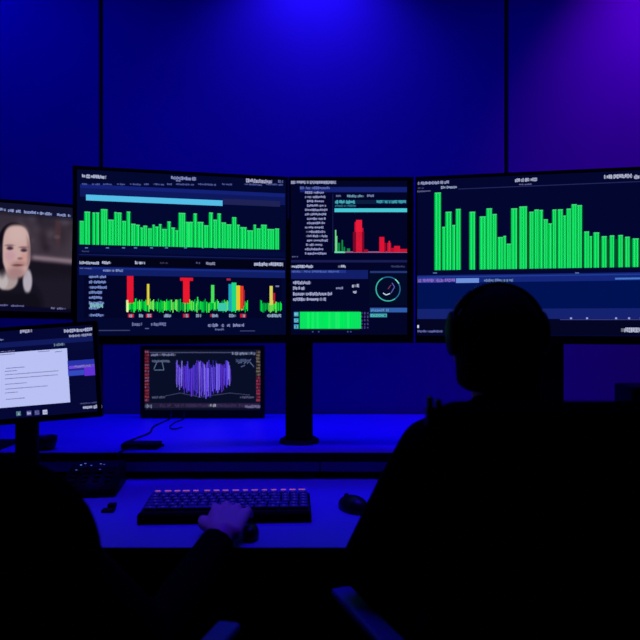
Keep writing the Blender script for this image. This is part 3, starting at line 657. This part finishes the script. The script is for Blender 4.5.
def person(label, c, neck, shL, elL, wrL, shR, elR, wrR, pelvis, knL, knR, hd, hands):
    r = root('person', (pelvis[0], pelvis[1], 0), label, 'person')
    c, neck, shL, elL, wrL, shR, elR, wrR, pelvis, knL, knR = [V(q) for q in (c, neck, shL, elL, wrL, shR, elR, wrR, pelvis, knL, knR)]
    b = MB(); b.mi(SKIN); head(b, c)
    b.cap(c + V((0, -.02, -.06)), .055, neck, .060, SKIN)
    ch = (shL+shR)/2
    def torso(b, k, m, top=True):
        secs = []
        for f, rx, ry in ((0, .165, .115), (.2, .16, .115), (.45, .148, .105), (.7, .17, .115), (.88, .165, .11), (.97, .12, .09)):
            p = pelvis.lerp(ch, f); secs.append((p.x, p.y, p.z + (.02 if f > .9 else 0), rx + k, ry + k))
        b.loft(secs, m)
        for s in (shL, shR): b.cap(neck - V((0, .01, .02)), .055 + k, s, .052 + k, m)
    torso(b, 0, SKIN)
    feet = []
    for s, e, w_ in ((shL, elL, wrL), (shR, elR, wrR)): b.chain([s, s.lerp(e, .4), e, e.lerp(w_, .35), w_], [.05, .046, .036, .038, .024], SKIN)
    for i, (w_, e) in enumerate(((wrL, elL), (wrR, elR))):
        fw, sd, up, sp = hands[i]; hand(b, w_, fw, sd, up, sp)
    for s, k in ((-1, knL), (1, knR)):
        hp = pelvis + V((s*.09, .02, -.01)); ft = V((k.x, k.y + .03, .09)); feet.append(ft)
        b.chain([hp, hp.lerp(k, .5), k, k.lerp(ft, .35), ft], [.088, .078, .055, .052, .036], SKIN)
        b.cap(ft - V((0, .02, .045)), .03, ft + V((0, .13, -.055)), .026, SKIN)
    b.fuse('body', r, .0045, 3)
    b = MB(); b.mi(CLOTH); torso(b, .014, CLOTH)
    for s, e, w_ in ((shL, elL, wrL), (shR, elR, wrR)):
        cuff = e.lerp(w_, .93)
        b.chain([s, s.lerp(e, .4), e, e.lerp(w_, .35)], [.066, .062, .05, .05], CLOTH); b.tube([e.lerp(w_, .35), cuff], [.05, .036], CLOTH, 18)
    b.cap(neck - V((0, .005, .01)), .066, neck + V((0, 0, .012)), .064, CLOTH)
    o = b.fuse('sweater', r, .007, 5); o['label'] = 'black long sleeved sweater'
    b = MB(); b.mi(TROUS)
    for (s, k), ft in zip(((-1, knL), (1, knR)), feet):
        hp = pelvis + V((s*.09, .02, -.01)); b.chain([hp, hp.lerp(k, .5), k], [.106, .094, .072], TROUS); b.tube([k, k.lerp(ft, .35), ft], [.07, .067, .058], TROUS, 18)
    b.loft([(pelvis.x, pelvis.y, pelvis.z-.08, .17, .12), (pelvis.x, pelvis.y, pelvis.z+.06, .178, .128)], TROUS)
    b.fuse('trousers', r, .009, 4)
    for ft in feet:
        b = MB(); b.mi(LEATH); b.cap(ft - V((0, .03, .045)), .044, ft + V((0, .12, -.05)), .04, LEATH); b.box(ft.x-.042, ft.x+.042, ft.y-.07, ft.y+.155, 0.0, .022, LEATH, .008)
        b.cap(ft - V((0, .02, .03)), .048, ft + V((0, .02, -.03)), .046, LEATH); b.fuse('shoe', r, .007, 2)
    for s in (-1, 1):
        b = MB(); b.ell(c + V((s*.030, .080, .008)), (.013,)*3, EYEW, 16); e = b.build('eye', r)
    b = MB(); b.cap(c + V((-.018, .098, -.052)), .0035, c + V((.018, .098, -.052)), .0035, LIP, 8); b.build('lips', r)
    hd(r, c)
    return r
def hair_bob(r, c):
    b = MB(); b.mi(HAIR)
    b.ell(c + V((0, -.012, .018)), (.081, .094, .101), HAIR, 30)
    b.loft([(c.x, c.y-.03, c.z-.080, .066, .058), (c.x-.002, c.y-.025, c.z-.068, .077, .07), (c.x-.001, c.y-.02, c.z-.04, .079, .08), (c.x, c.y-.02, c.z, .081, .084)], HAIR, power=2.3)
    b.fuse('hair', r, .006, 3)
def hair_short(r, c):
    b = MB(); b.mi(HAIR); b.ell(c + V((0, -.014, .028)), (.080, .090, .098), HAIR, 30); b.fuse('hair', r, .006, 3)

# right operator
HC = (.338, 1.285, 1.178)
person('person seated with back to us, dark clothes and short dark hair under headphones', HC, (.348, 1.25, 1.055),
       (.208, 1.235, .985), (.093, 1.30, .765), (.235, 1.455, .795), (.515, 1.235, .985), (.60, 1.30, .77), (.50, 1.475, .80),
       (.37, 1.20, .605), (.28, 1.62, .56), (.46, 1.62, .56), hair_bob,
       [((.1, 1, -.05), (1, -.1, 0), (0, 0, 1), .021), ((-.1, 1, -.05), (-1, -.1, 0), (0, 0, 1), .021)])
r = root('headphones', (HC[0], HC[1], HC[2]), 'black over-ear headphones worn on the head in front of the wide monitor', 'headphones')
c = V(HC)
b = MB(); pts = []
for k in range(25):
    q = math.pi*(k/24); pts.append(c + V((math.cos(q)*.088, -.005, .026 + math.sin(q)*.094)))
t = bmesh.new(); R = []
for i, p in enumerate(pts):
    q = math.pi*(i/24); n = V((math.cos(q), 0, math.sin(q)))
    R.append([t.verts.new(p + n*a_ + V((0, b_, 0))) for a_, b_ in ((-.004, -.018), (.003, -.02), (.0055, 0), (.003, .02), (-.004, .018))])
for A, B in zip(R, R[1:]):
    for j in range(5): t.faces.new([A[j], A[(j+1) % 5], B[(j+1) % 5], B[j]])
t.faces.new(R[0]); t.faces.new(R[-1][::-1]); b.add(t, GLOSS, smooth=True); b.build('headband', r)
for s in (-1, 1):
    b = MB(); b.ell(c + V((s*.087, -.005, .026)), (.0105, .034, .043), PLAST, 24); o = b.build('ear_cup', r)
    b = MB(); b.ell(c + V((s*.079, -.005, .026)), (.010, .031, .039), FABR, 20); b.build('ear_cushion', o)

# left operator: only shoulder side, arm and hand reach into view
def nohp(r, c): hair_short(r, c)
person('person seated at left with hand on the keyboard, mostly behind the rounded chair back', (-.735, 1.19, 1.10), (-.72, 1.17, .975),
       (-.88, 1.17, .885), (-.98, 1.24, .68), (-.86, 1.40, .775), (-.535, 1.17, .885), (-.295, 1.195, .65), (-.203, 1.418, .780),
       (-.66, 1.19, .605), (-.72, 1.60, .56), (-.54, 1.60, .56), nohp,
       [((.1, 1, -.05), (1, 0, 0), (0, 0, 1), .021), ((.02, 1, .06), (-1, 0, .05), (0, -.06, 1), .0225)])

# ------------------------------------------------------------------ office chairs
def chair(cx, cy, back_y, bw, z0, z1, corner, label, arms):
    r = root('office_chair', (cx, cy, 0), label, 'chair')
    # backrest: rounded outline, gently curved
    n = 10; out = []; hw = bw/2
    for (qx, qz, a0) in ((cx+hw-corner, z0+.08, -90), (cx+hw-corner, z1-corner, 0), (cx-hw+corner, z1-corner, 90), (cx-hw+corner, z0+.08, 180)):
        rc = corner if qz > (z0+z1)/2 else .08
        qx2 = qx if rc == corner else (cx+hw-.08 if qx > cx else cx-hw+.08)
        for k in range(n+1): q = math.radians(a0 + 90*k/n); out.append((qx2 + rc*math.cos(q), qz + rc*math.sin(q)))
    t = bmesh.new(); rings = []; ccz = (z0+z1)/2
    for dy, s in ((-.026, .90), (-.034, .0), (.0, 1), (.026, .92)):
        if s == 0: continue
        rings.append([t.verts.new((cx + (x-cx)*s if s != 1 else x, back_y + dy + .25*(x-cx)**2, (ccz + (z-ccz)*s if s != 1 else z))) for x, z in out])
    N = len(out)
    rings = [rings[0], rings[1], rings[2]]
    for A, B in zip(rings, rings[1:]):
        for j in range(N): t.faces.new([A[j], A[(j+1) % N], B[(j+1) % N], B[j]])
    t.faces.new(rings[0][::-1]); t.faces.new(rings[-1])
    b = MB(); b.add(t, FABR, smooth=True); b.build('backrest', r)
    b = MB(); b.box(cx-.24, cx+.24, cy-.16, cy+.28, .415, .485, FABR, .03, seg=4); b.build('seat', r)
    b = MB(); b.box(cx-.035, cx+.035, back_y-.05, back_y-.028, .42, .80, PLAST, .006); b.box(cx-.035, cx+.035, back_y-.05, cy, .395, .416, PLAST, .004); b.build('back_support', r)
    b = MB(); b.cyl((cx, cy+.04, .25), .028, .32, METAL); b.build('gas_column', r)
    for k in range(5):
        q = math.radians(90 + 72*k + 20); p = V((cx, cy+.04, 0)); dd = V((math.cos(q), math.sin(q), 0))
        b = MB(); b.tube([p + V((0, 0, .10)), p + dd*.28 + V((0, 0, .075))], [.028, .018], PLAST, 12); lg = b.build('base_leg', r)
        b = MB(); b.cyl(p + dd*.285 + V((0, 0, .027)), .027, .04, PLAST, 'X', 20); b.build('caster', lg)
    for (p0, p1, base, lab) in arms:
        p0, p1, base = V(p0), V(p1), V(base); ln = (p1-p0).length; mid = (p0+p1)/2; yaw = math.atan2(p1.y-p0.y, p1.x-p0.x)
        b = MB(); b.box(-ln/2, ln/2, -.022, .022, -.022, 0, PAD, .009, Matrix.Translation(mid) @ Matrix.Rotation(yaw, 4, 'Z'), 4); ar = b.build('armrest', r)
        b = MB(); b.tube([base, V((mid.x, mid.y, base.z+.03)), mid - V((0, 0, .022))], [.016, .016, .018], PLAST, 10); b.build('armrest_post', ar)
    return r
ch = chair(.425, 1.17, 1.00, .53, .55, 1.108, .05, 'black office chair with wide square backrest, at right behind the operator with headphones',
      [((.042, 1.36, .69), (.148, 1.06, .69), (.18, 1.2, .43), ''), ((.80, 1.37, .69), (.74, 1.07, .69), (.67, 1.2, .43), '')])
b = MB(); b.box(.160, .167, .985, 1.01, 1.085, 1.116, PLAST, .002); b.box(.173, .180, .985, 1.01, 1.085, 1.112, PLAST, .002); b.box(.158, .182, .985, 1.012, 1.072, 1.100, PLAST, .003); o = b.build('headrest_bracket', ch)
chair(-.66, 1.17, .985, .66, .5, 1.028, .15, 'black office chair with rounded backrest at the left edge, cut by the frame',
      [((-.162, 1.205, .69), (-.212, 1.02, .69), (-.42, 1.18, .43), ''), ((-1.12, 1.34, .69), (-1.06, 1.06, .69), (-.9, 1.18, .43), '')])

# ------------------------------------------------------------------ light
def area(name, loc, rot, sx, sy, power, col, spread=180):
    l = bpy.data.lights.new(name, 'AREA'); l.shape = 'RECTANGLE'; l.size = sx; l.size_y = sy; l.energy = power; l.color = col; l.spread = math.radians(spread)
    o = bpy.data.objects.new(name, l); COL.objects.link(o); o.location = loc; o.rotation_euler = [math.radians(q) for q in rot]; return o
def spot(name, loc, target, power, col, ang, blend, rad=.05):
    l = bpy.data.lights.new(name, 'SPOT'); l.energy = power; l.color = col; l.spot_size = math.radians(ang); l.spot_blend = blend; l.shadow_soft_size = rad
    o = bpy.data.objects.new(name, l); COL.objects.link(o); o.location = loc
    o.rotation_euler = (V(target)-V(loc)).to_track_quat('-Z', 'Y').to_euler(); return o
BLUE = (.004, .0, 1.0)
area('shelf_wash', (0, 2.42, 3.15), (0, 0, 0), 1.7, .2, 8, BLUE, 50)
area('desk_wash', (-.1, 1.80, 3.15), (0, 0, 0), 2.0, .3, 6.5, (.045, .0, 1), 50)
area('wall_fill', (-.3, 2.25, 3.15), (22, 0, 0), 4.6, .15, 14, BLUE, 75)  # unseen fill light added to lift the blue over the whole wall
spot('wall_spot_blue', (-.03, 2.54, 2.92), (-.03, 2.86, 2.20), 62, (.02, .006, 1), 110, 1)
spot('wall_spot_left', (-1.6, 2.45, 3.12), (-1.5, 2.86, 2.2), 46, (.0, .0, 1), 120, 1)
spot('wall_spot_violet', (1.40, 2.35, 3.12), (1.50, 2.86, 1.9), 105, (.20, .0, 1), 78, 1)

w = bpy.data.worlds.new('World'); S.world = w; w.use_nodes = True
w.node_tree.nodes['Background'].inputs[0].default_value = (.02, .01, 1, 1); w.node_tree.nodes['Background'].inputs[1].default_value = .002

cam = bpy.data.cameras.new('Camera'); co = bpy.data.objects.new('Camera', cam); COL.objects.link(co)
co.location = (0, 0, CH); co.rotation_euler = (math.pi/2, 0, 0)
cam.sensor_width = 36; cam.lens = 36*F/640; cam.clip_start = .05
cam.dof.use_dof = True; cam.dof.focus_distance = 2.08; cam.dof.aperture_fstop = 3.2
S.camera = co
S.view_settings.view_transform = 'Standard'; S.view_settings.look = 'None'; S.view_settings.gamma = 1; S.view_settings.exposure = 0
S.view_settings.use_curve_mapping = False
